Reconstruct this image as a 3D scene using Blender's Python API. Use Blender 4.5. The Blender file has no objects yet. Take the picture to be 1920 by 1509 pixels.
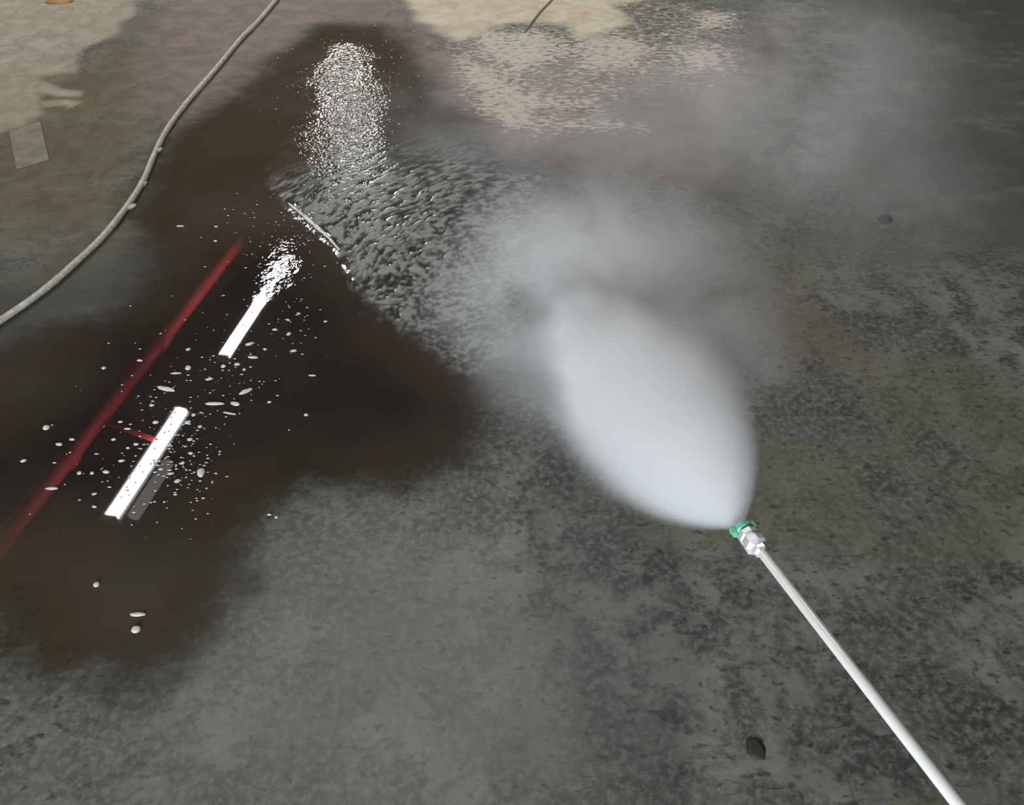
import bpy, bmesh, math, random
import numpy as np
from mathutils import Vector, Matrix

# ------------------------------------------------------------------ camera
SC = bpy.context.scene
COL = SC.collection
CAM_H, PITCH, F, W, H = 1.5, math.radians(45), 1500.0, 1920, 1509
cam_data = bpy.data.cameras.new('camera')
cam_data.sensor_width = 36.0
cam_data.lens = 36.0 * F / W
cam_data.clip_start = 0.02
cam = bpy.data.objects.new('camera', cam_data)
cam.location = (0, 0, CAM_H)
cam.rotation_euler = (math.pi / 2 - PITCH, 0, 0)
COL.objects.link(cam)
SC.camera = cam

# ------------------------------------------------------------------ world, light, exposure
world = bpy.data.worlds.new('dim_hall_air')
world.use_nodes = True
world.node_tree.nodes['Background'].inputs[0].default_value = (0.75, 0.85, 1.0, 1)
world.node_tree.nodes['Background'].inputs[1].default_value = 0.25
SC.world = world
SC.view_settings.view_transform = 'Standard'
SC.view_settings.look = 'None'
SC.view_settings.gamma = 1.0
SC.view_settings.exposure = 0.0
SC.view_settings.use_curve_mapping = False
SC.cycles.max_bounces = 5
SC.cycles.volume_step_rate = 2.2
SC.cycles.adaptive_threshold = 0.08
SC.cycles.volume_bounces = 5
SC.cycles.diffuse_bounces = 1
SC.cycles.transparent_max_bounces = 12
SC.cycles.caustics_reflective = False
SC.cycles.caustics_refractive = False

# daylight through the open roller door behind the photographer
dl = bpy.data.lights.new('door_daylight', 'AREA')
dl.shape = 'RECTANGLE'; dl.size = 4.4; dl.size_y = 3.2
dl.energy = 720; dl.color = (0.84, 0.92, 1.0)
dlo = bpy.data.objects.new('door_daylight', dl)
dlo.location = (-2.4, -4.9, 1.9)
dlo.rotation_euler = (math.radians(90), 0, 0)   # faces +Y, into the hall
COL.objects.link(dlo)

LAMP_L = 95.0          # radiance of the fluorescent diffusers

# ------------------------------------------------------------------ helpers
C45, S45 = math.cos(PITCH), math.sin(PITCH)

def ray(px, py):
    u, v = (px - W / 2) / F, -(py - H / 2) / F
    # camera axes in the world: right X, up (0,S,C), forward (0,C,-S)
    return Vector((u, v * S45 + C45, v * C45 - S45))

def P(px, py, z=0.0):
    """a photograph point on the horizontal plane of height z"""
    d = ray(px, py)
    k = (z - CAM_H) / d.z
    return Vector((d.x * k, d.y * k, z))

def D(px, py, dist):
    d = ray(px, py).normalized()
    return Vector((0, 0, CAM_H)) + d * dist

def M(px, py, h):
    """point at height h whose mirror image in the water lies at the photograph point"""
    p = P(px, py, -h)
    p.z = h
    return p

def hash2(ix, iy, seed):
    n = (ix.astype(np.int64) * 374761393 + iy.astype(np.int64) * 668265263 + seed * 974711) & 0x7fffffff
    n = ((n ^ (n >> 13)) * 1274126177) & 0x7fffffff
    n = (n ^ (n >> 16)) & 0xffff
    return n / 65535.0

def vnoise(x, y, seed=0):
    ix, iy = np.floor(x), np.floor(y)
    fx, fy = x - ix, y - iy
    fx = fx * fx * fx * (fx * (fx * 6 - 15) + 10); fy = fy * fy * fy * (fy * (fy * 6 - 15) + 10)
    a = hash2(ix, iy, seed); b = hash2(ix + 1, iy, seed)
    c = hash2(ix, iy + 1, seed); d = hash2(ix + 1, iy + 1, seed)
    return (a * (1 - fx) + b * fx) * (1 - fy) + (c * (1 - fx) + d * fx) * fy

def fbm(x, y, seed=0, octaves=4):
    s = 0; a = 0.5; t = 0
    for k in range(octaves):
        s = s + a * vnoise(x * 2 ** k + 17.3 * k, y * 2 ** k - 9.1 * k, seed + k); t += a; a *= 0.5
    return s / t

def sdf(poly, x, y):
    """signed distance to a polygon in floor metres, negative inside"""
    n = len(poly); best = np.full(x.shape, 1e9); inside = np.zeros(x.shape, bool)
    for i in range(n):
        ax, ay = poly[i]; bx, by = poly[(i + 1) % n]
        ex, ey = bx - ax, by - ay
        t = np.clip(((x - ax) * ex + (y - ay) * ey) / (ex * ex + ey * ey + 1e-12), 0, 1)
        best = np.minimum(best, (x - ax - t * ex) ** 2 + (y - ay - t * ey) ** 2)
        cr = (ay > y) != (by > y)
        if ey != 0:
            inside ^= cr & (x < ex * (y - ay) / ey + ax)
    d = np.sqrt(best)
    return np.where(inside, -d, d)

def floor_poly(pts):
    return [tuple(P(a, b))[:2] for a, b in pts]

def zone(pts, x, y, soft, warp=0.0, wscale=4.0, seed=0, stretch=1.0):
    d = sdf(floor_poly(pts), x, y)
    if warp:
        d = d + warp * (fbm(x * wscale / stretch, y * wscale, seed) - 0.5) * 2
    t = np.clip(0.5 - d / soft, 0, 1)
    return t * t * (3 - 2 * t)

def link(name, mesh, mat=None, parent=None):
    o = bpy.data.objects.new(name, mesh)
    COL.objects.link(o)
    if mat is not None and not mesh.materials:
        mesh.materials.append(mat)
    if parent is not None:
        o.parent = parent
    return o

def empty(name, loc=(0, 0, 0)):
    o = bpy.data.objects.new(name, None)
    o.location = loc
    o.empty_display_size = 0.05
    COL.objects.link(o)
    return o

def tag(o, label=None, cat=None, group=None, kind=None):
    if label: o['label'] = label
    if cat: o['category'] = cat
    if group: o['group'] = group
    if kind: o['kind'] = kind
    return o

def bm_mesh(name, bm, smooth=False):
    me = bpy.data.meshes.new(name)
    bmesh.ops.recalc_face_normals(bm, faces=bm.faces[:])
    bm.to_mesh(me); bm.free()
    if smooth:
        me.polygons.foreach_set('use_smooth', [True] * len(me.polygons))
    return me

def bm_box(bm, c, s):
    r = bmesh.ops.create_cube(bm, size=1.0)
    bmesh.ops.scale(bm, vec=s, verts=r['verts'])
    bmesh.ops.translate(bm, vec=c, verts=r['verts'])
    return r['verts']

def lathe(profile, segs=24, cap=True):
    """revolve (r, z) pairs about local Z"""
    bm = bmesh.new(); rings = []
    for r, z in profile:
        rings.append([bm.verts.new((r * math.cos(2 * math.pi * k / segs), r * math.sin(2 * math.pi * k / segs), z)) for k in range(segs)])
    for a, b in zip(rings, rings[1:]):
        for k in range(segs):
            bm.faces.new((a[k], a[(k + 1) % segs], b[(k + 1) % segs], b[k]))
    if cap:
        bm.faces.new(rings[0][::-1]); bm.faces.new(rings[-1])
    return bm

def sweep(points, radius, segs=12, wob=None):
    """tube along a polyline; radius may be a function of the index fraction"""
    pts = [Vector(p) for p in points]
    bm = bmesh.new(); rings = []; n = len(pts)
    up = Vector((0, 0, 1))
    for i, p in enumerate(pts):
        t = (pts[min(i + 1, n - 1)] - pts[max(i - 1, 0)]).normalized()
        a = t.cross(up)
        if a.length < 1e-4: a = t.cross(Vector((1, 0, 0)))
        a.normalize(); b = a.cross(t)
        r = radius(i / (n - 1)) if callable(radius) else radius
        rings.append([bm.verts.new(p + (a * math.cos(2 * math.pi * k / segs) + b * math.sin(2 * math.pi * k / segs)) * r) for k in range(segs)])
    for a, b in zip(rings, rings[1:]):
        for k in range(segs):
            bm.faces.new((a[k], a[(k + 1) % segs], b[(k + 1) % segs], b[k]))
    bm.faces.new(rings[0][::-1]); bm.faces.new(rings[-1])
    return bm

def spline(pts, n=12):
    """Catmull-Rom through points"""
    out = []
    q = [pts[0] * 2 - pts[1]] + list(pts) + [pts[-1] * 2 - pts[-2]]
    for i in range(1, len(q) - 2):
        for k in range(n):
            t = k / n
            out.append(0.5 * ((2 * q[i]) + (q[i + 1] - q[i - 1]) * t + (2 * q[i - 1] - 5 * q[i] + 4 * q[i + 1] - q[i + 2]) * t * t
                              + (3 * q[i] - q[i - 1] - 3 * q[i + 1] + q[i + 2]) * t ** 3))
    out.append(q[-2])
    return out

# ---- node helpers
class NT:
    def __init__(self, name):
        self.m = bpy.data.materials.new(name)
        self.m.use_nodes = True
        self.t = self.m.node_tree
        self.t.nodes.clear()
        self.out = self.t.nodes.new('ShaderNodeOutputMaterial')
    def n(self, kind, **kw):
        nd = self.t.nodes.new(kind)
        for k, v in kw.items():
            if k.startswith('i_'):
                nd.inputs[k[2:].replace('_', ' ')].default_value = v
            else:
                setattr(nd, k, v)
        return nd
    def l(self, a, b):
        self.t.links.new(a, b)
    def val(self, x, sock):
        if isinstance(x, (int, float)):
            sock.default_value = x
        elif isinstance(x, tuple):
            sock.default_value = x if len(x) == 4 else (*x, 1.0)
        else:
            self.l(x, sock)
    def math(self, op, a, b=None, c=None, clamp=False):
        nd = self.n('ShaderNodeMath', operation=op, use_clamp=clamp)
        for k, x in enumerate((a, b, c)):
            if x is not None: self.val(x, nd.inputs[k])
        return nd.outputs[0]
    def mix(self, fac, a, b, blend='MIX'):
        nd = self.n('ShaderNodeMix', data_type='RGBA', blend_type=blend)
        self.val(fac, nd.inputs[0]); self.val(a, nd.inputs[6]); self.val(b, nd.inputs[7])
        return nd.outputs[2]
    def rng(self, x, a, b, c=0.0, d=1.0, smooth=True):
        nd = self.n('ShaderNodeMapRange', interpolation_type='SMOOTHSTEP' if smooth else 'LINEAR', clamp=True)
        self.val(x, nd.inputs[0])
        for k, v in enumerate((a, b, c, d)): nd.inputs[k + 1].default_value = v
        return nd.outputs[0]
    def attr(self, name):
        return self.n('ShaderNodeAttribute', attribute_name=name).outputs['Fac']
    def noise(self, scale, detail=4, rough=0.55, vec=None, dist=0.0, dim='3D'):
        nd = self.n('ShaderNodeTexNoise', noise_dimensions=dim)
        nd.inputs['Scale'].default_value = scale; nd.inputs['Detail'].default_value = detail
        nd.inputs['Roughness'].default_value = rough; nd.inputs['Distortion'].default_value = dist
        if vec is not None: self.l(vec, nd.inputs['Vector'])
        return nd.outputs['Fac']
    def coord(self, scale=(1, 1, 1), loc=(0, 0, 0), rot=(0, 0, 0), which='Object'):
        tc = self.n('ShaderNodeTexCoord')
        mp = self.n('ShaderNodeMapping')
        self.l(tc.outputs[which], mp.inputs[0])
        mp.inputs['Scale'].default_value = scale; mp.inputs['Location'].default_value = loc; mp.inputs['Rotation'].default_value = rot
        return mp.outputs[0]
    def bsdf(self, **kw):
        b = self.n('ShaderNodeBsdfPrincipled')
        for k, v in kw.items():
            self.val(v, b.inputs[k.replace('_', ' ')])
        self.l(b.outputs[0], self.out.inputs['Surface'])
        return b
    def bump(self, h, strength=0.3, dist=0.01, b=None):
        nd = self.n('ShaderNodeBump'); self.val(strength, nd.inputs['Strength']); nd.inputs['Distance'].default_value = dist
        self.l(h, nd.inputs['Height'])
        if b is not None: self.l(nd.outputs[0], b.inputs['Normal'])
        return nd.outputs[0]

def simple(name, col, rough=0.5, metal=0.0, var=0.12, scale=20, spec=0.5, bump=True):
    t = NT(name)
    nz = t.noise(scale, 4, 0.6, t.coord())
    c = t.mix(t.rng(nz, 0.3, 0.7), tuple(x * (1 - var) for x in col), tuple(min(1, x * (1 + var)) for x in col))
    b = t.bsdf(Base_Color=c, Roughness=rough, Metallic=metal)
    b.inputs['Specular IOR Level'].default_value = spec
    if bump: t.bump(nz, 0.08, 0.002, b)
    return t.m

def srgb(r, g, b):
    f = lambda v: (v / 255 / 12.92) if v <= 10 else (((v / 255) + 0.055) / 1.055) ** 2.4
    return (f(r), f(g), f(b))

# ------------------------------------------------------------------ floor
def grid_mesh(name, x0, x1, y0, y1, step):
    nx = int((x1 - x0) / step) + 1; ny = int((y1 - y0) / step) + 1
    xs = np.linspace(x0, x1, nx); ys = np.linspace(y0, y1, ny)
    X, Y = np.meshgrid(xs, ys)
    return nx, ny, X.ravel(), Y.ravel()

def build_grid(name, nx, ny, X, Y, Z, keep=None, attrs=None):
    idx = np.arange(nx * ny).reshape(ny, nx)
    q = np.stack([idx[:-1, :-1], idx[:-1, 1:], idx[1:, 1:], idx[1:, :-1]], -1).reshape(-1, 4)
    if keep is not None:
        q = q[keep[q].any(1)]
        used = np.unique(q); rm = np.full(nx * ny, -1); rm[used] = np.arange(len(used))
        q = rm[q]
    else:
        used = np.arange(nx * ny)
    co = np.stack([X, Y, Z], -1)[used]
    me = bpy.data.meshes.new(name)
    me.vertices.add(len(co)); me.vertices.foreach_set('co', co.ravel().astype(np.float32))
    me.loops.add(len(q) * 4); me.loops.foreach_set('vertex_index', q.ravel().astype(np.int32))
    me.polygons.add(len(q)); me.polygons.foreach_set('loop_start', (np.arange(len(q)) * 4).astype(np.int32))
    me.polygons.foreach_set('loop_total', np.full(len(q), 4, np.int32))
    me.polygons.foreach_set('use_smooth', np.ones(len(q), bool))
    me.update(calc_edges=True)
    for k, v in (attrs or {}).items():
        a = me.attributes.new(k, 'FLOAT', 'POINT')
        a.data.foreach_set('value', v[used].astype(np.float32))
    return me

# outlines of stains and of paler or darker areas, given where they lie on the floor
DRY_TOP = [(720, -60), (790, 40), (860, 75), (960, 45), (1060, 45), (1090, 70), (1180, 45), (1150, 10), (1240, -10), (1230, -60)]
DRY_FRINGE = [(830, 60), (880, 200), (1000, 250), (1120, 200), (1370, 140), (1380, 30), (1180, -20), (960, 30)]
SPECKS = [[(930, 185), (1100, 188), (1100, 202), (920, 206)], [(960, 222), (1180, 228), (1260, 245), (1180, 250), (950, 240)], [(900, 60), (1010, 60), (1060, 95), (980, 130), (900, 100)],
          [(1090, 72), (1190, 70), (1215, 100), (1180, 130), (1090, 125)], [(1280, 90), (1350, 90), (1350, 128), (1290, 130)], [(1310, 25), (1375, 25), (1370, 45), (1315, 50)],
          [(860, 110), (960, 150), (980, 220), (900, 200)]]
DRY_LEFT = [(-400, -40), (268, -40), (252, 30), (205, 70), (160, 90), (140, 135), (75, 140), (70, 190), (40, 240), (-80, 260), (-400, 260)]
DRY_LEFT_STREAK_A = [(75, 150), (110, 165), (152, 172), (150, 182), (105, 180), (75, 172)]
DRY_LEFT_STREAK_B = [(78, 190), (130, 186), (152, 192), (128, 205), (122, 198), (80, 200)]
OLIVE = [(-400, 200), (60, 150), (250, 60), (400, 20), (440, 60), (330, 210), (270, 330), (210, 420), (60, 480), (-400, 480)]
BROWNWET = [(270, -60), (800, -60), (850, 80), (1000, 130), (1380, 100), (1460, 20), (1440, 200), (1340, 330), (900, 360), (600, 400), (330, 300), (300, 120)]
DARKRIGHT = [(1640, -80), (2400, -80), (2400, 420), (2000, 520), (1760, 470), (1560, 330), (1600, 160)]
SIDEWET = [(-500, 470), (100, 480), (300, 420), (560, 420), (620, 700), (300, 1000), (-500, 1120)]
RUST = [(1380, 560), (1500, 560), (1560, 620), (1500, 690), (1400, 650)]
PALE_BOTTOM = [(450, 1050), (700, 950), (1000, 1000), (1150, 1150), (1250, 1400), (1000, 1600), (100, 1600), (200, 1350)]

nx, ny, X, Y = grid_mesh('floor', -3.9, 3.9, 0.2, 6.2, 0.016)
wx = X + 0.05 * (fbm(X * 9, Y * 9, 3) - .5); wy = Y + 0.05 * (fbm(X * 9, Y * 9, 5) - .5)
streak = fbm(X * 7, Y * 30, 21, 3)
spk = fbm(X * 28, Y * 34, 31, 3)
dry = np.maximum(zone(DRY_TOP, X, Y, 0.10, 0.06, 6, 1, 2.5), 0)
fr = zone(DRY_FRINGE, X, Y, 0.5, 0.12, 5, 2)
dl_ = zone(DRY_LEFT, X, Y, 0.07, 0.05, 5, 4, 1.6) * 0.42
for z_ in (DRY_LEFT_STREAK_A, DRY_LEFT_STREAK_B):
    dl_ = np.maximum(dl_, zone(z_, X, Y, 0.03, 0.01, 20, 4) * 0.5)
dry = np.maximum(dry, dl_)
fl_attrs = dict(
    dry=dry,
    fringe=np.clip(fr * 0.42 + 0.7 * sum(zone(z_, X, Y, 0.22, 0.05, 8, 14) for z_ in SPECKS), 0, 1),
    olive=zone(OLIVE, X, Y, 0.5, 0.15, 3, 6),
    brown=zone(BROWNWET, X, Y, 0.45, 0.15, 3, 7),
    dark=zone(DARKRIGHT, X, Y, 0.9, 0.2, 3, 8),
    side=zone(SIDEWET, X, Y, 0.45, 0.15, 4, 9),
    rust=zone(RUST, X, Y, 0.35, 0.1, 6, 10),
    mottle=fbm(X * 5, Y * 5, 81, 3), tint=fbm(X * 2.6 + 4, Y * 2.6, 83, 2), broken=fbm(X * 6, Y * 17, 85, 3),
    pale=zone(PALE_BOTTOM, X, Y, 0.5, 0.15, 4, 11),
)
Zf = 0.0012 * (fbm(X * 5, Y * 5, 40) - .5)

t = NT('worn_damp_concrete')
co = t.coord()
n1 = t.attr('mottle')
n2 = t.noise(10, 4, 0.68, co, 0.6)
n3 = t.noise(60, 3, 0.65, co)
n4 = t.noise(22, 3, 0.72, t.coord((0.6, 1.5, 1), (3, 7, 0)), 1.2)
c = t.mix(t.rng(n1, 0.32, 0.68), srgb(92, 91, 83), srgb(122, 121, 111))
c = t.mix(t.rng(n2, 0.38, 0.60), srgb(68, 68, 62), c)
c = t.mix(t.math('MULTIPLY', t.rng(n3, 0.42, 0.68), 0.6), c, srgb(134, 134, 127))
c = t.mix(t.math('MULTIPLY', t.rng(n4, 0.56, 0.72), 0.7), c, srgb(40, 40, 36))
n5 = t.attr('tint')
c = t.mix(t.math('MULTIPLY', t.rng(n5, 0.50, 0.68), 0.45), c, srgb(104, 100, 78))
n6 = t.noise(48, 1, 0.5, t.coord((0.8, 1.2, 1), (5, 1, 0)))
c = t.mix(t.math('MULTIPLY', t.rng(n6, 0.62, 0.72), 0.65), c, srgb(38, 38, 34))
c = t.mix(t.math('MULTIPLY', t.attr('pale'), 0.42), c, srgb(146, 145, 137))
c = t.mix(t.math('MULTIPLY', t.attr('rust'), 0.35), c, srgb(110, 88, 74))
brk = t.attr('broken')
c = t.mix(t.math('MULTIPLY', t.attr('side'), t.rng(brk, 0.2, 0.6, 0.6, 0.95)), c, srgb(66, 64, 56))
c = t.mix(t.math('MULTIPLY', t.attr('olive'), t.rng(brk, 0.2, 0.6, 0.6, 1.0)), c, t.mix(t.rng(n2, .35, .65), srgb(80, 71, 48), srgb(102, 94, 70)))
c = t.mix(t.math('MULTIPLY', t.attr('brown'), t.rng(brk, 0.2, 0.6, 0.65, 1.0)), c, t.mix(t.rng(n2, .35, .65), srgb(112, 99, 92), srgb(136, 122, 114)))
c = t.mix(t.math('MULTIPLY', t.attr('dark'), t.rng(brk, 0.2, 0.6, 0.6, 0.9)), c, srgb(72, 73, 66))
fz = t.noise(52, 3, 0.65, t.coord((0.5, 1.0, 1)), 0.5)
frm = t.rng(t.math('ADD', fz, t.math('MULTIPLY', t.attr('fringe'), 0.28)), 0.58, 0.80)
c = t.mix(t.math('MULTIPLY', frm, t.math('MULTIPLY', t.rng(t.attr('fringe'), 0.02, 0.3), 0.9)), c, srgb(206, 194, 176))
c = t.mix(t.attr('dry'), c, t.mix(t.rng(n2, .3, .7), srgb(186, 175, 152), srgb(212, 202, 180)))
b = t.bsdf(Base_Color=c, Roughness=t.math('MULTIPLY_ADD', t.attr('dry'), 0.25, t.rng(n2, 0.3, 0.7, 0.55, 0.72)))
b.inputs['Specular IOR Level'].default_value = 0.35
CONCRETE = t.m
floor = link('floor', build_grid('floor', nx, ny, X, Y, Zf, None, fl_attrs), CONCRETE)
tag(floor, 'worn grey concrete floor, damp and stained, with pale dry patches', 'floor', kind='structure')
# the hall floor round the part in view
bm = bmesh.new()
o = [(-9, -5), (9, -5), (9, 15), (-9, 15)]; i_ = [(-3.9, 0.2), (3.9, 0.2), (3.9, 6.2), (-3.9, 6.2)]
vo = [bm.verts.new((*p, 0)) for p in o]; vi = [bm.verts.new((*p, 0)) for p in i_]
for k in range(4):
    bm.faces.new((vo[k], vo[(k + 1) % 4], vi[(k + 1) % 4], vi[k]))
link('floor_border', bm_mesh('floor_border', bm), CONCRETE, floor)
# saw-cut joint at the far edge
pts = [P(985, 60, 0.001), P(1012, 24, 0.001), P(1040, -6, 0.001), P(1060, -40, 0.001)]
link('joint', bm_mesh('joint', sweep(spline(pts, 4), 0.007, 6)), simple('joint_dirt', srgb(120, 110, 92), 0.9), floor)

# ------------------------------------------------------------------ hall shell (only its light and its mirror image are seen)
dark_panel = simple('dark_roof_sheeting', (0.045, 0.042, 0.038), 0.8, bump=False)
wall_mat = simple('grey_rendered_wall', (0.30, 0.28, 0.25), 0.85, scale=3, bump=False)
def slab(name, c, s, mat, label, cat):
    bm = bmesh.new(); bm_box(bm, c, s)
    return tag(link(name, bm_mesh(name, bm), mat), label, cat, kind='structure')
slab('ceiling', (0, 5, 6.6), (18.4, 20.4, 0.2), dark_panel, 'dark sheet metal roof high above the wet floor', 'ceiling')
slab('wall_left', (-9.1, 5, 3.25), (0.2, 20.4, 6.5), wall_mat, 'grey rendered side wall beside the hose', 'wall')
slab('wall_right', (9.1, 5, 3.25), (0.2, 20.4, 6.5), wall_mat, 'grey rendered side wall beyond the lance', 'wall')
slab('wall_back', (0, 15.1, 3.25), (18, 0.2, 6.5), wall_mat, 'grey rendered end wall facing the photographer', 'wall')
bm = bmesh.new()
bm_box(bm, (-6.8, -5.1, 3.25), (4.4, 0.2, 6.5)); bm_box(bm, (4.4, -5.1, 3.25), (9.2, 0.2, 6.5)); bm_box(bm, (-2.4, -5.1, 5.0), (4.4, 0.2, 3.0))
tag(link('wall_front', bm_mesh('wall_front', bm), wall_mat), 'grey wall behind the photographer with the open roller door', 'wall', kind='structure')

# ------------------------------------------------------------------ ceiling lamps (one row mirrored in the puddle, the others added)
LH = 4.0
t = NT('lit_diffuser')
e = t.n('ShaderNodeEmission'); e.inputs[0].default_value = (1.0, 0.985, 0.95, 1); e.inputs[1].default_value = LAMP_L
t.l(e.outputs[0], t.out.inputs['Surface'])
LIT = t.m
t = NT('unlit_tube_added_glow')
e = t.n('ShaderNodeEmission'); e.inputs[0].default_value = (1.0, 0.95, 0.88, 1); e.inputs[1].default_value = 2.6  # glow added so the unlit second tube shows in the puddle
t.l(e.outputs[0], t.out.inputs['Surface'])
DIM = t.m
LAMP_BODY = simple('lamp_enamel', (0.42, 0.42, 0.40), 0.4)
STEEL = simple('galvanised_rod', (0.4, 0.4, 0.4), 0.45, 0.8)

A = M(205, 965, LH); B = M(338, 765, LH)          # the near lamp
row = (B - A); lamp_len = row.length; rdir = row.normalized()
C0 = M(418, 665, LH)
pitch_len = (C0 - A).dot(rdir)
r2 = (M(520, 490, LH) - A).normalized()
rdir = r2
side = Vector((rdir.y, -rdir.x, 0))
def lamp(base, length, label, spare=False, d=None):
    d = d or rdir
    root = empty('ceiling_lamp', base)
    root.rotation_euler = (0, 0, math.atan2(d.y, d.x))
    Lh = length / 2
    bm = bmesh.new(); bm_box(bm, (0, 0, 0.075), (length + 0.06, 0.16 if not spare else 0.20, 0.05))
    bmesh.ops.bevel(bm, geom=bm.edges[:], offset=0.008, segments=2, affect='EDGES')
    link('housing', bm_mesh('housing', bm), LAMP_BODY, root)
    bm = bmesh.new(); n = 10; r = 0.062; va = []
    for k in range(n + 1):
        a = math.pi * k / n
        va.append([bm.verts.new((s * Lh, r * math.cos(a), 0.05 - r * 0.8 * math.sin(a))) for s in (-1, 1)])
    for p, q in zip(va, va[1:]): bm.faces.new((p[0], p[1], q[1], q[0]))
    bm.faces.new([v[0] for v in va]); bm.faces.new([v[1] for v in va][::-1])
    link('diffuser', bm_mesh('diffuser', bm, True), LIT, root)
    for s in (-1, 1):
        bm = bmesh.new(); bm_box(bm, (s * (Lh + 0.012), 0, 0.035), (0.02, 0.13, 0.06))
        link('end_cap', bm_mesh('end_cap', bm), LAMP_BODY, root)
        rod = lathe([(0.006, 0.1), (0.006, 6.5 - LH)], 8)
        bmesh.ops.translate(rod, vec=(s * Lh * 0.7, 0, 0), verts=rod.verts[:])
        link('hanger_rod', bm_mesh('hanger_rod', rod), STEEL, root)
    if spare:
        tb = lathe([(0.05, -Lh), (0.05, -Lh * 0.05)], 14)
        bmesh.ops.rotate(tb, cent=(0, 0, 0), matrix=Matrix.Rotation(math.pi / 2, 3, 'Y'), verts=tb.verts[:])
        bmesh.ops.translate(tb, vec=(0, -0.23, -0.02), verts=tb.verts[:])
        link('glowing_unlit_tube', bm_mesh('glowing_unlit_tube', tb, True), DIM, root)
    return tag(root, label, 'ceiling lamp', 'fluorescent lamps over the hall')
names = ['lit fluorescent lamp mirrored as the white streak nearest the puddle rim', 'lit fluorescent lamp mirrored as the white streak frayed by ripples',
         'lit fluorescent lamp mirrored in the choppy water near the foam line', 'lit fluorescent lamp mirrored as the lower half of the glittering patch',
         'lit fluorescent lamp mirrored as the upper half of the glittering patch']
for k in range(5):
    base = A + rdir * (pitch_len * k + lamp_len / 2)
    if k == 2: continue                                        # a dead lamp leaves a gap in the row
    ln_ = lamp_len
    if k == 1:
        ln_ = (M(530, 478, LH) - C0).length; base = C0 + rdir * (ln_ / 2)
    dd = None
    if k >= 3:
        ea, eb = (M(642, 312, LH), M(652, 222, LH)) if k == 3 else (M(655, 198, LH), M(662, 138, LH))
        base = (ea + eb) / 2; ln_ = (eb - ea).length; dd = (eb - ea).normalized()
    lamp(base, ln_, names[k], k == 0, dd)
for k, (off, st, lab) in enumerate(((4.6, 0.4, 'added unseen fluorescent lamp above the spray'), (4.6, 3.4, 'added unseen fluorescent lamp beyond the mist'),
                                    (-3.6, 1.2, 'added unseen fluorescent lamp above the hose'))):
    lamp(A + side * off + rdir * st, lamp_len, lab)  # unseen extra lamps, added to light the floor

# red sprinkler pipe beside the lamps
RED = simple('red_pipe_paint', (0.86, 0.045, 0.075), 0.5)
pipe = empty('sprinkler_pipe', (0, 0, 0))
ph = LH - 0.01
p0, p1 = M(30, 985, ph), M(430, 475, ph)
pd = (p1 - p0).normalized()
pts = [p0 - pd * 2.5, p0, p1, p1 + pd * 0.25]
link('main_run', bm_mesh('main_run', sweep(pts, 0.078, 18), True), RED, pipe)
b0, b1 = M(196, 792, ph), M(290, 826, ph + 0.05)
link('branch', bm_mesh('branch', sweep([b0, b1], 0.024, 10), True), RED, pipe)
cp = lathe([(0.084, -0.06), (0.090, -0.05), (0.090, 0.05), (0.084, 0.06)], 16)
cm = bm_mesh('coupling', cp, True)
for q in (M(130, 860, ph), M(300, 645, ph)):
    cpl = link('coupling', cm, RED, pipe); cpl.location = q; cpl.rotation_euler = pd.to_track_quat('Z', 'Y').to_euler()
for s in (0.1, 0.9):
    q = p0.lerp(p1, s)
    link('pipe_hanger', bm_mesh('pipe_hanger', sweep([q, Vector((q.x, q.y, 6.5))], 0.006, 8)), STEEL, pipe)
tag(pipe, 'red painted sprinkler pipe mirrored as the red line in the puddle', 'pipe')

# ------------------------------------------------------------------ puddle with driven ripples
PUDDLE = [(-260, 920), (-80, 720), (60, 650), (200, 610), (290, 500), (300, 340), (340, 240), (440, 180), (530, 110), (610, 55), (710, 60),
          (790, 160), (850, 250), (960, 320), (985, 430), (965, 620), (920, 700), (890, 800), (850, 860), (720, 895), (570, 905), (470, 960),
          (430, 1050), (350, 1110), (300, 1200), (240, 1250), (110, 1240), (60, 1160), (-30, 1090), (-260, 1060)]
CHURN = [(500, 360), (560, 345), (620, 330), (760, 290), (900, 280), (1040, 320), (1120, 430), (1060, 640), (950, 720), (830, 720), (740, 680), (640, 620), (580, 520), (520, 440)]
GLITTER = [(585, 400), (575, 250), (580, 160), (640, 90), (690, 100), (735, 190), (745, 300), (720, 400), (620, 430)]
SPLASH = [(455, 520), (500, 420), (560, 380), (640, 470), (640, 530), (560, 550), (490, 545)]
DEEP = [(-260, 900), (20, 760), (260, 600), (420, 470), (540, 470), (660, 560), (780, 660), (860, 760), (800, 840), (560, 880), (420, 950), (260, 1000), (60, 1010), (-260, 1010)]
pa = [P(a, b) for a, b in PUDDLE]
x0, x1 = min(p.x for p in pa) - .3, max(p.x for p in pa) + .3
y0, y1 = min(p.y for p in pa) - .25, max(p.y for p in pa) + .4
nx, ny, X, Y = grid_mesh('puddle', x0, x1, y0, y1, 0.005)
alpha = zone(PUDDLE, X, Y, 0.50, 0.09, 4.5, 51)
FRONT = [(500, 345), (600, 430), (640, 470), (665, 520), (705, 585), (780, 640), (840, 690), (1000, 800), (1300, 500), (1100, 100), (500, 100)]
churn = zone(CHURN, X, Y, 0.55, 0.10, 5, 52) * zone(FRONT, X, Y, 0.06, 0.045, 22, 58)
glit = zone(GLITTER, X, Y, 0.26, 0.10, 6, 53)
spl = zone(SPLASH, X, Y, 0.30, 0.05, 8, 54) ** 1.5
FO = P(1105, 575)
rr = np.hypot(X - FO.x, Y - FO.y); th = np.arctan2(Y - FO.y, X - FO.x)
wob = 0.10 * fbm(X * 5, Y * 5, 60, 2)
ring = fbm((rr + wob) * 52, th * 20, 61, 2) - .5
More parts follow.
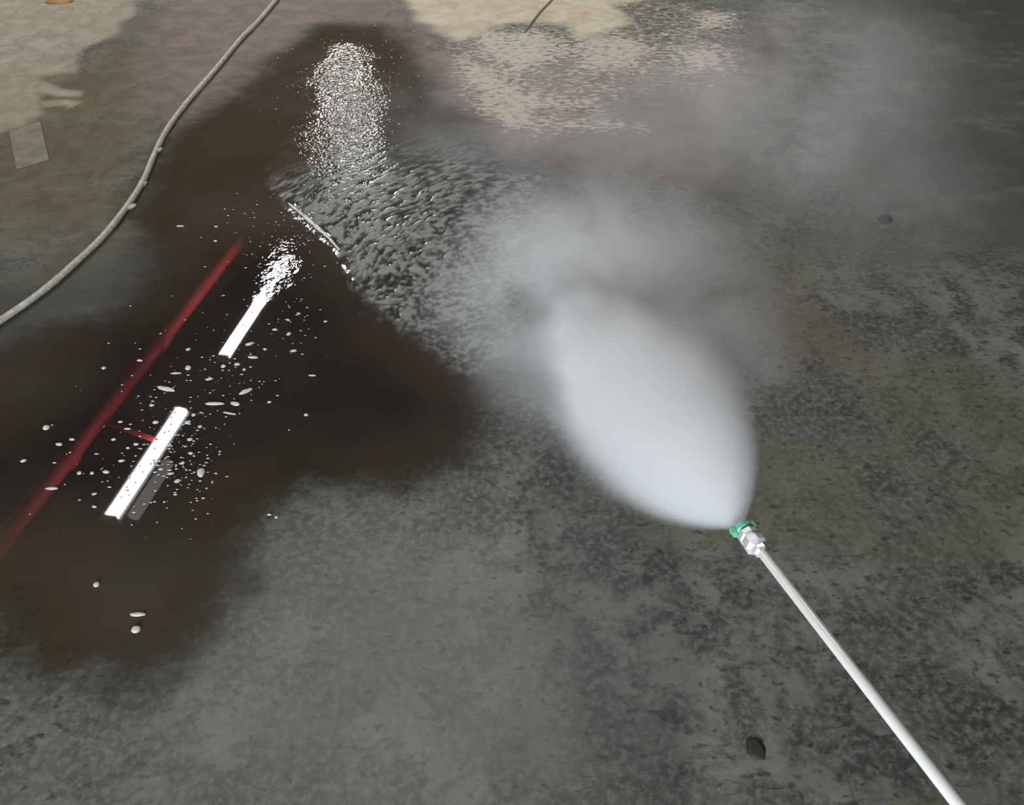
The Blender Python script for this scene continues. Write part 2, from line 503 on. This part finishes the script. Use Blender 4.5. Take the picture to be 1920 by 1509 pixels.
ring2 = fbm((rr + wob) * 105, th * 44, 63, 2) - .5
chop = fbm(X * 30, Y * 30, 65, 3) - .5
calm = fbm(X * 3, Y * 3, 67, 2) - .5
Zp = 0.004 + churn * (0.0034 * ring + 0.0018 * ring2) + glit * (1 - churn) * 0.0012 * chop + spl * (1 - churn) * 0.00045 * chop + 0.00012 * calm
ridge = sdf(floor_poly([(540, 381), (600, 430), (640, 470), (700, 585), (780, 640), (785, 645), (700, 592), (638, 476), (598, 436)]), X, Y)
Zp = Zp + 0.002 * np.exp(-(ridge / 0.012) ** 2) * (0.0 + 1.2 * fbm(X * 20, Y * 20, 70, 2))
foam = churn * np.clip(0.52 + 1.3 * ring + 1.7 * ring2, 0.0, 1.0)
foam = np.maximum(foam, 0.25 * glit * np.clip(chop * 4 + .2, 0, 1))  # pale flecks paint sparkle into the glitter patch
pu_attrs = dict(cover=np.maximum(alpha, churn * 0.8), foam=foam, chop=np.clip(np.maximum(glit, spl * 0.12), 0, 1) * (1 - 0.5 * churn), churn=churn, deep=zone(DEEP, X, Y, 0.45, 0.1, 4, 57))
t = NT('standing_water_on_concrete')
foam_a, chop_a, cov = t.attr('foam'), t.attr('chop'), t.attr('cover')
nz = t.noise(2.2, 3, 0.5, t.coord())
c = t.mix(t.rng(nz, 0.35, 0.65), srgb(43, 37, 33), srgb(54, 47, 40))
c = t.mix(t.attr('deep'), t.mix(t.rng(nz, 0.35, 0.65), srgb(80, 71, 62), srgb(72, 62, 46)), c)
c = t.mix(t.math('MULTIPLY', t.attr('churn'), 0.9), c, srgb(58, 60, 56))
c = t.mix(foam_a, c, srgb(142, 143, 137))
edge = t.math('ADD', cov, t.math('MULTIPLY', t.math('SUBTRACT', t.noise(22, 4, 0.6, t.coord((0.6, 1.3, 1))), 0.5), 0.5))
b = t.bsdf(Base_Color=c, Roughness=t.math('MULTIPLY_ADD', foam_a, 0.45, 0.015), IOR=1.36, Alpha=t.rng(edge, 0.05, 0.85))
fine = t.noise(85, 1, 0.5, t.coord())
t.bump(fine, t.math('MULTIPLY', chop_a, 0.36), 0.006, b)
WATER = t.m
puddle = link('puddle', build_grid('puddle', nx, ny, X, Y, Zp, np.maximum(alpha, churn) > 0.01, pu_attrs), WATER)
tag(puddle, 'dark puddle mirroring the white lamp streaks and red pipe, rippled towards the spray', 'puddle', kind='stuff')

# ------------------------------------------------------------------ hose
t = NT('wet_grey_hose')
nz = t.noise(60, 4, 0.6, t.coord())
c = t.mix(t.rng(nz, 0.35, 0.7), srgb(178, 172, 154), srgb(214, 208, 190))
b = t.bsdf(Base_Color=c, Roughness=0.42); t.bump(nz, 0.2, 0.002, b)
HOSE = t.m
HR = 0.0105
hp = [(560, -70), (536, -28), (514, 4), (482, 42), (452, 72), (404, 130), (352, 190), (315, 240), (291, 286), (269, 338), (240, 384), (196, 440), (142, 492), (82, 544), (2, 600), (-90, 655), (-220, 710)]
hs = spline([P(a, b_, HR) for a, b_ in hp], 8)
hose = link('hose', bm_mesh('hose', sweep(hs, lambda f: HR * (1 + 0.06 * math.sin(f * 97) * math.sin(f * 41)), 14), True), HOSE)
tag(hose, 'pale grey rubber hose curving over the wet floor past the puddle', 'hose')
# ragged scraps of old tape on the hose
for k, (a, b_, ang) in enumerate(((297, 283, 0.7), (268, 347, 0.8), (246, 388, 0.5), (448, 76, 0.9))):
    q = P(a, b_, 0.008)
    bm = bmesh.new()
    r_ = bmesh.ops.create_icosphere(bm, subdivisions=2, radius=1)
    random.seed(k)
    for v in bm.verts: v.co *= 0.8 + 0.4 * random.random()
    bmesh.ops.scale(bm, vec=(0.022, 0.008, 0.007), verts=bm.verts[:])
    so = link('tape_scrap', bm_mesh('tape_scrap', bm, True), HOSE, hose); so.location = q; so.rotation_euler = (0, 0, ang + .5)

# ------------------------------------------------------------------ spray lance
N = D(1393, 991, 1.36)                # nozzle mouth
E2 = D(1797, 1509, 1.10)
ax = (E2 - N).normalized()            # from the nozzle back to the hand
lance = empty('spray_lance', N)
lance.rotation_euler = ax.to_track_quat('Z', 'Y').to_euler()
t = NT('brushed_stainless')
nz = t.noise(30, 3, 0.5, t.coord((1, 1, 0.05)))
b = t.bsdf(Base_Color=t.mix(nz, (0.86, 0.84, 0.78), (0.95, 0.93, 0.87)), Metallic=0.1, Roughness=0.3)
STAIN = t.m
CHROME = simple('coupler_steel', (0.85, 0.84, 0.85), 0.3, 0.4)
GREEN = simple('green_nozzle_plastic', (0.16, 0.62, 0.38), 0.4)
TIP = simple('nozzle_steel', (0.5, 0.5, 0.5), 0.35, 0.9)
BLACK = simple('black_grip_rubber', (0.02, 0.02, 0.02), 0.6)
link('lance_tube', bm_mesh('lance_tube', lathe([(0.0070, 0.03), (0.0074, 0.035), (0.0074, 1.05)], 20), True), STAIN, lance)
nzl = link('nozzle', bm_mesh('nozzle', lathe([(0.0105, -0.005), (0.0160, -0.002), (0.0165, 0.008), (0.0125, 0.011), (0.0125, 0.016)], 20)), GREEN, lance)
link('nozzle_tip', bm_mesh('nozzle_tip', lathe([(0.002, -0.007), (0.006, -0.006), (0.0065, 0.0)], 16)), TIP, nzl)
for s in (-1, 1):   # moulded ears of the quick-change nozzle
    bm = bmesh.new(); bm_box(bm, (s * 0.0172, 0, 0.002), (0.008, 0.014, 0.018)); bmesh.ops.bevel(bm, geom=bm.edges[:], offset=0.002, segments=2, affect='EDGES')
    link('nozzle_ear', bm_mesh('nozzle_ear', bm), GREEN, nzl)
cpl = link('coupler', bm_mesh('coupler', lathe([(0.0145, 0.013), (0.0175, 0.015), (0.0175, 0.024), (0.0150, 0.026), (0.0150, 0.032), (0.0185, 0.034), (0.0185, 0.045), (0.0120, 0.049)], 8)), CHROME, lance)
link('lock_collar', bm_mesh('lock_collar', lathe([(0.0120, 0.048), (0.0120, 0.058), (0.0085, 0.062)], 6)), CHROME, cpl)
link('grip', bm_mesh('grip', lathe([(0.012, 0.80), (0.017, 0.81), (0.017, 1.04), (0.012, 1.05)], 18), True), BLACK, lance)
tag(lance, 'thin stainless pressure washer lance with a green spray nozzle', 'spray lance')

# ------------------------------------------------------------------ spray (water droplets as a volume)
END = D(1064, 574, 1.0); dirE = (END - Vector((0, 0, CAM_H))).normalized()
kz = (0.13 - CAM_H) / dirE.z
END = Vector((0, 0, CAM_H)) + dirE * kz
axis = END - N; SL = axis.length
prof = [(0.0, 0.02), (0.03, 0.13), (0.08, 0.30), (0.16, 0.52), (0.28, 0.78), (0.42, 0.97), (0.52, 1.0), (0.65, 1.02), (0.8, 0.96), (0.92, 0.74), (1.0, 0.28)]
SR = 0.230
def spray_mat(name, color, dens, prof, L, R):
    t = NT(name)
    tc = t.n('ShaderNodeTexCoord'); sp = t.n('ShaderNodeSeparateXYZ'); t.l(tc.outputs['Object'], sp.inputs[0])
    tt = t.math('DIVIDE', sp.outputs[2], L, clamp=True)
    fc = t.n('ShaderNodeFloatCurve'); t.l(tt, fc.inputs['Value'])
    cu = fc.mapping.curves[0]
    cu.points[0].location = prof[0]; cu.points[1].location = prof[-1]
    for p in prof[1:-1]: cu.points.new(*p)
    for p in cu.points: p.handle_type = 'VECTOR'
    fc.mapping.update()
    rad = t.math('SQRT', t.math('ADD', t.math('POWER', sp.outputs[0], 2), t.math('POWER', sp.outputs[1], 2)))
    rho = t.math('DIVIDE', rad, t.math('MULTIPLY', fc.outputs[0], R))
    nz = t.noise(8, 2, 0.6, tc.outputs['Object'])
    rho = t.math('ADD', rho, t.math('MULTIPLY', t.math('MULTIPLY', t.math('SUBTRACT', nz, 0.5), 1.1), t.rng(tt, 0.2, 0.8)))
    rho = t.math('MULTIPLY', rho, t.rng(tt, 0.3, 1.0, 1.0, 1.25))
    body = t.math('POWER', t.rng(rho, 1.05, 0.2, 0, 1), t.rng(tt, 0.2, 0.8, 1.0, 3.0))
    fade = t.rng(tt, 0.45, 0.97, 1.0, 0.02)
    near = t.rng(tt, 0.0, 0.30, 4.0, 1.0)
    d = t.math('MULTIPLY', t.math('MULTIPLY', body, t.math('MULTIPLY', fade, near)), dens)
    v = t.n('ShaderNodeVolumeScatter'); v.inputs['Color'].default_value = (*color, 1); t.l(d, v.inputs['Density']); v.inputs['Anisotropy'].default_value = 0.0
    t.l(v.outputs[0], t.out.inputs['Volume'])
    return t.m
sm = spray_mat('fine_water_spray', (0.965, 0.985, 1.0), 26.0, prof, SL, SR)
hull = [(max(0.004, r * SR * 1.12), z * SL) for z, r in prof]
spray = link('water_spray', bm_mesh('water_spray', lathe(hull, 28), True), sm)
spray.location = N - ax * 0.006
spray.rotation_euler = axis.to_track_quat('Z', 'Y').to_euler()
tag(spray, 'dense white burst of water fanning out from the green nozzle', 'water spray', kind='stuff')

# ------------------------------------------------------------------ mist
def mist(name, c, rad, rot, dens, scale, lo, hi, seed, label, color=(0.98, 0.98, 0.98)):
    bm = bmesh.new(); bmesh.ops.create_icosphere(bm, subdivisions=3, radius=1.0)
    bmesh.ops.scale(bm, vec=rad, verts=bm.verts[:])
    t = NT(name + '_droplets')
    tc = t.n('ShaderNodeTexCoord')
    dv = t.n('ShaderNodeVectorMath', operation='DIVIDE'); t.l(tc.outputs['Object'], dv.inputs[0]); dv.inputs[1].default_value = rad
    ln = t.n('ShaderNodeVectorMath', operation='LENGTH'); t.l(dv.outputs[0], ln.inputs[0])
    mp = t.n('ShaderNodeMapping'); t.l(tc.outputs['Object'], mp.inputs[0]); mp.inputs['Location'].default_value = (seed * 3.1, seed * 1.7, seed)
    nz = t.noise(scale, 3, 0.6, mp.outputs[0], 0.4)
    body = t.math('MULTIPLY', t.rng(ln.outputs['Value'], 1.0, 0.1), t.rng(nz, lo, hi))
    v = t.n('ShaderNodeVolumeScatter'); v.inputs['Color'].default_value = (*color, 1); t.l(t.math('MULTIPLY', body, dens), v.inputs['Density'])
    t.l(v.outputs[0], t.out.inputs['Volume'])
    o = link(name, bm_mesh(name, bm, True), t.m); o.location = c; o.rotation_euler = rot
    return tag(o, label, 'mist', 'mist thrown up by the spray', 'stuff')
q = P(1125, 605)
mist('mist_cloud', (q.x, q.y, 0.08), (0.58, 0.66, 0.34), (0, 0, 0.2), 7.5, 4.6, 0.24, 0.72, 6, 'thick pale mist where the spray strikes the floor')
q = P(1440, 330)
mist('mist_wisp', (q.x, q.y, 0.25), (0.95, 1.2, 0.38), (0, 0, -0.5), 1.35, 2.6, 0.33, 0.75, 2, 'thin grey mist drifting over the floor beyond the spray')
q = P(1000, 260)
mist('mist_veil', (q.x, q.y, 0.12), (0.85, 0.8, 0.22), (0, 0, 0.1), 1.8, 3.0, 0.3, 0.8, 3, 'faint mist veil over the rippled water near the dry strip')

# ------------------------------------------------------------------ droplets on the puddle, their lamp glints painted white
t = NT('froth_with_painted_glint')
b = t.bsdf(Base_Color=t.mix(t.noise(40, 2, 0.6, t.coord()), (0.42, 0.40, 0.36), (0.86, 0.84, 0.80)), Roughness=0.25)  # white colour stands in for lamp glints on the drops
GLINT_FROTH = t.m
def bead(seed, sub=2):
    bm = bmesh.new(); bmesh.ops.create_icosphere(bm, subdivisions=sub, radius=1.0)
    rnd = random.Random(seed)
    for v in bm.verts:
        v.co *= 0.85 + 0.3 * rnd.random()
        if v.co.z < -0.3: v.co.z = -0.3
    return bm_mesh('water_bead', bm, True)
beads = [bead(k) for k in range(5)]
def fleck(px, py, wpx, hpx, ang=0.0, k=0, name='glint_fleck'):
    q = P(px, py, 0.004)
    dist = (q - Vector((0, 0, CAM_H))).length
    o = link(name, beads[k % 5], GLINT_FROTH)
    sx = wpx * dist / F / 2 * 0.85; sy = hpx * dist / F / 2 * 0.75
    o.location = (q.x, q.y, 0.0045); o.scale = (sx, max(sy * 1.1, 0.003), max(min(sy, sx) * 0.7, 0.0025)); o.rotation_euler = (0, 0, ang)
    return o
big = [(311, 729, 40, 12, -0.3, 'long painted white glint above the top of the nearest lamp streak'),
       (401, 757, 42, 9, 0.0, 'flat painted glint streak beside the top of the nearest lamp streak'),
       (441, 757, 22, 11, -0.3, 'rounded painted glint joined to the flat streak past the lamp streak gap'),
       (461, 734, 28, 12, 0.6, 'tilted painted glint farthest past the gap between the lamp streaks'),
       (377, 886, 16, 26, 0.4, 'bright painted glint blob standing apart past the lower lamp streak'),
       (258, 1152, 30, 10, 0.0, 'pale flat painted glint near the muddy lower rim of the puddle'),
       (255, 1180, 18, 18, 0.0, 'pale round painted glint just below the flat one at the muddy rim'),
       (181, 1096, 12, 12, 0.0, 'single tiny bead with painted white glint alone on the brown shallow water'),
       (97, 916, 24, 7, 0.0, 'white painted glint dash across the red pipe reflection'),
       (468, 645, 18, 9, 0.4, 'painted glint beside the lower end of the frayed lamp streak'),
       (474, 670, 22, 8, -0.1, 'painted glint dash just below the end of the frayed lamp streak')]
for k, (a, b_, w_, h_, an, lab) in enumerate(big):
    tag(fleck(a, b_, w_, h_, an, k), lab, 'froth')
small = [(392, 711, 16, 7), (353, 690, 12, 14), (353, 655, 10, 7), (419, 687, 10, 10), (445, 683, 12, 9), (458, 693, 7, 8), (87, 802, 13, 13), (111, 833, 14, 8), (135, 824, 11, 6), (226, 791, 10, 6),
         (213, 824, 9, 7), (255, 833, 11, 7), (239, 804, 14, 5), (262, 676, 12, 6), (195, 690, 9, 8), (44, 864, 11, 8), (149, 887, 9, 9), (173, 887, 8, 8), (199, 885, 14, 8), (228, 864, 13, 7),
         (177, 926, 10, 6), (177, 950, 10, 6), (352, 792, 14, 10), (333, 902, 12, 10), (320, 888, 14, 7), (585, 704, 16, 5), (550, 658, 14, 8), (505, 754, 9, 6), (574, 778, 9, 8), (542, 626, 9, 10),
         (515, 618, 10, 7), (540, 600, 9, 6), (560, 588, 9, 6), (292, 792, 12, 9), (285, 760, 10, 7), (356, 824, 11, 9), (358, 850, 9, 8), (343, 868, 8, 9), (302, 880, 9, 6), (316, 835, 9, 7),
         (363, 778, 9, 9), (505, 965, 9, 5), (518, 970, 7, 4), (404, 452, 8, 5), (338, 424, 16, 5), (405, 425, 8, 5), (610, 603, 8, 5), (497, 655, 8, 6), (330, 700, 22, 5), (430, 775, 30, 5), (375, 800, 9, 8), (240, 840, 8, 6)]
def bead_place(a, b_):
    red = 430 - (b_ - 475) * 0.784; lam = 205 + (965 - b_) * 0.665      # the red and the white reflection at that height
    if b_ < 470: return 'on calm water near the hose'
    if b_ > 955: return 'at the pale floor rim of the puddle'
    if a < red - 12: return 'on the hose side of the red line'
    if a < lam - 8: return 'between the red line and white streaks'
    if a > 495: return 'on open dark water past the streaks'
    if b_ < 730: return 'in the gap between the two streaks'
    return 'close past the lower white streak'
ORD = 'first second third fourth fifth sixth seventh eighth ninth tenth eleventh twelfth thirteenth fourteenth fifteenth sixteenth seventeenth eighteenth nineteenth twentieth'.split()
def bead_label(a, b_):
    pl = bead_place(a, b_)
    mates = sorted((p[0], p[1]) for p in small if bead_place(p[0], p[1]) == pl)
    return '%s bead with painted white glint from the left %s' % (ORD[mates.index((a, b_))], pl)
for k, (a, b_, w_, h_) in enumerate(small):
    tag(fleck(a, b_, w_, h_, random.Random(k).uniform(-.3, .3), k, 'water_bead'), bead_label(a, b_), 'water bead', 'water beads on the puddle')
# finest spatter, beyond counting, painted white as lamp glints
rnd = random.Random(7)
verts, faces = [], []
base = [(1, 0, 0), (0, 1, 0), (-1, 0, 0), (0, -1, 0), (0, 0, .8), (0, 0, -.3)]
bf = [(0, 1, 4), (1, 2, 4), (2, 3, 4), (3, 0, 4), (1, 0, 5), (2, 1, 5), (3, 2, 5), (0, 3, 5)]
clusters = [((330, 800), (45, 90), 150), ((230, 850), (70, 60), 70), ((430, 710), (45, 50), 70), ((530, 590), (40, 50), 60), ((540, 450), (60, 45), 150), ((650, 150), (70, 45), 260), ((660, 250), (42, 70), 700), ((350, 880), (35, 40), 60)]
for (cx, cy), (sx, sy), n in clusters:
    for _ in range(n):
        px, py = rnd.gauss(cx, sx), rnd.gauss(cy, sy)
        q = P(px, py, 0.0055); s = rnd.uniform(0.0008, 0.0030); e_ = rnd.uniform(1, 2.2); n0 = len(verts)
        verts += [(q.x + a * s * e_, q.y + b_ * s, q.z + c_ * s) for a, b_, c_ in base]
        faces += [tuple(n0 + i for i in f) for f in bf]
me = bpy.data.meshes.new('spatter'); me.from_pydata(verts, [], faces); me.update()
tag(link('spatter', me, GLINT_FROTH), 'fine spatter painted white as glints round the lamp reflections', 'spatter', kind='stuff')
# crest of froth at the front of the driven water
cr = [(541, 381), (560, 396), (580, 413), (597, 428), (615, 444), (636, 468)]
cs = spline([P(a, b_, 0.010) for a, b_ in cr], 6)
rz = random.Random(3)
tag(link('froth_line', bm_mesh('froth_line', sweep(cs, lambda f: 0.0035 + 0.006 * rz.random() * math.sin(math.pi * min(1, max(0.05, f))), 7), True), GLINT_FROTH), 'thin ragged froth line where driven water meets the calm puddle', 'froth')

# ------------------------------------------------------------------ bits lying on the floor
def lump(name, px, py, w_, h_, hgt, col, label, cat, seed=0):
    q = P(px, py, 0); dist = (q - Vector((0, 0, CAM_H))).length
    bm = bmesh.new(); bmesh.ops.create_icosphere(bm, subdivisions=2, radius=1.0); rn = random.Random(seed)
    for v in bm.verts:
        v.co *= 0.75 + 0.45 * rn.random()
        if v.co.z < -0.25: v.co.z = -0.25
    s = dist / F / 2
    bmesh.ops.scale(bm, vec=(w_ * s, h_ * s * 1.3, hgt), verts=bm.verts[:])
    o = link(name, bm_mesh(name, bm, True), simple(name + '_surface', col, 0.7)); o.location = (q.x, q.y, hgt * 0.25)
    return tag(o, label, cat)
lump('pebble', 1658, 413, 24, 14, 0.014, (0.006, 0.01, 0.01), 'small black pebble alone on the misty grey floor', 'pebble', 1)
lump('dirt_clod', 1416, 1402, 34, 32, 0.0014, (0.035, 0.03, 0.018), 'dark dirt clod near the lance on the grey floor', 'dirt', 2)
lump('leaf_litter', 112, 4, 38, 16, 0.012, (0.33, 0.17, 0.06), 'orange brown scrap at the far dry corner of the floor', 'scrap', 3)
# faded square of paper stuck to the wet floor
q = [P(18, 248), P(76, 228), P(92, 300), P(32, 318)]
bm = bmesh.new()
vb = [bm.verts.new((p.x, p.y, 0.001)) for p in q]; f = bm.faces.new(vb)
ex = bmesh.ops.extrude_face_region(bm, geom=[f]); bmesh.ops.translate(bm, vec=(0, 0, 0.0015), verts=[v for v in ex['geom'] if isinstance(v, bmesh.types.BMVert)])
t = NT('sodden_paper')
nz = t.noise(14, 5, 0.7, t.coord())
b = t.bsdf(Base_Color=t.mix(t.rng(nz, .35, .65), srgb(112, 106, 88), srgb(136, 129, 111)), Roughness=0.5)
paper = link('paper_scrap', bm_mesh('paper_scrap', bm), t.m)
tag(paper, 'faded square paper scrap stuck to the olive damp floor', 'paper')
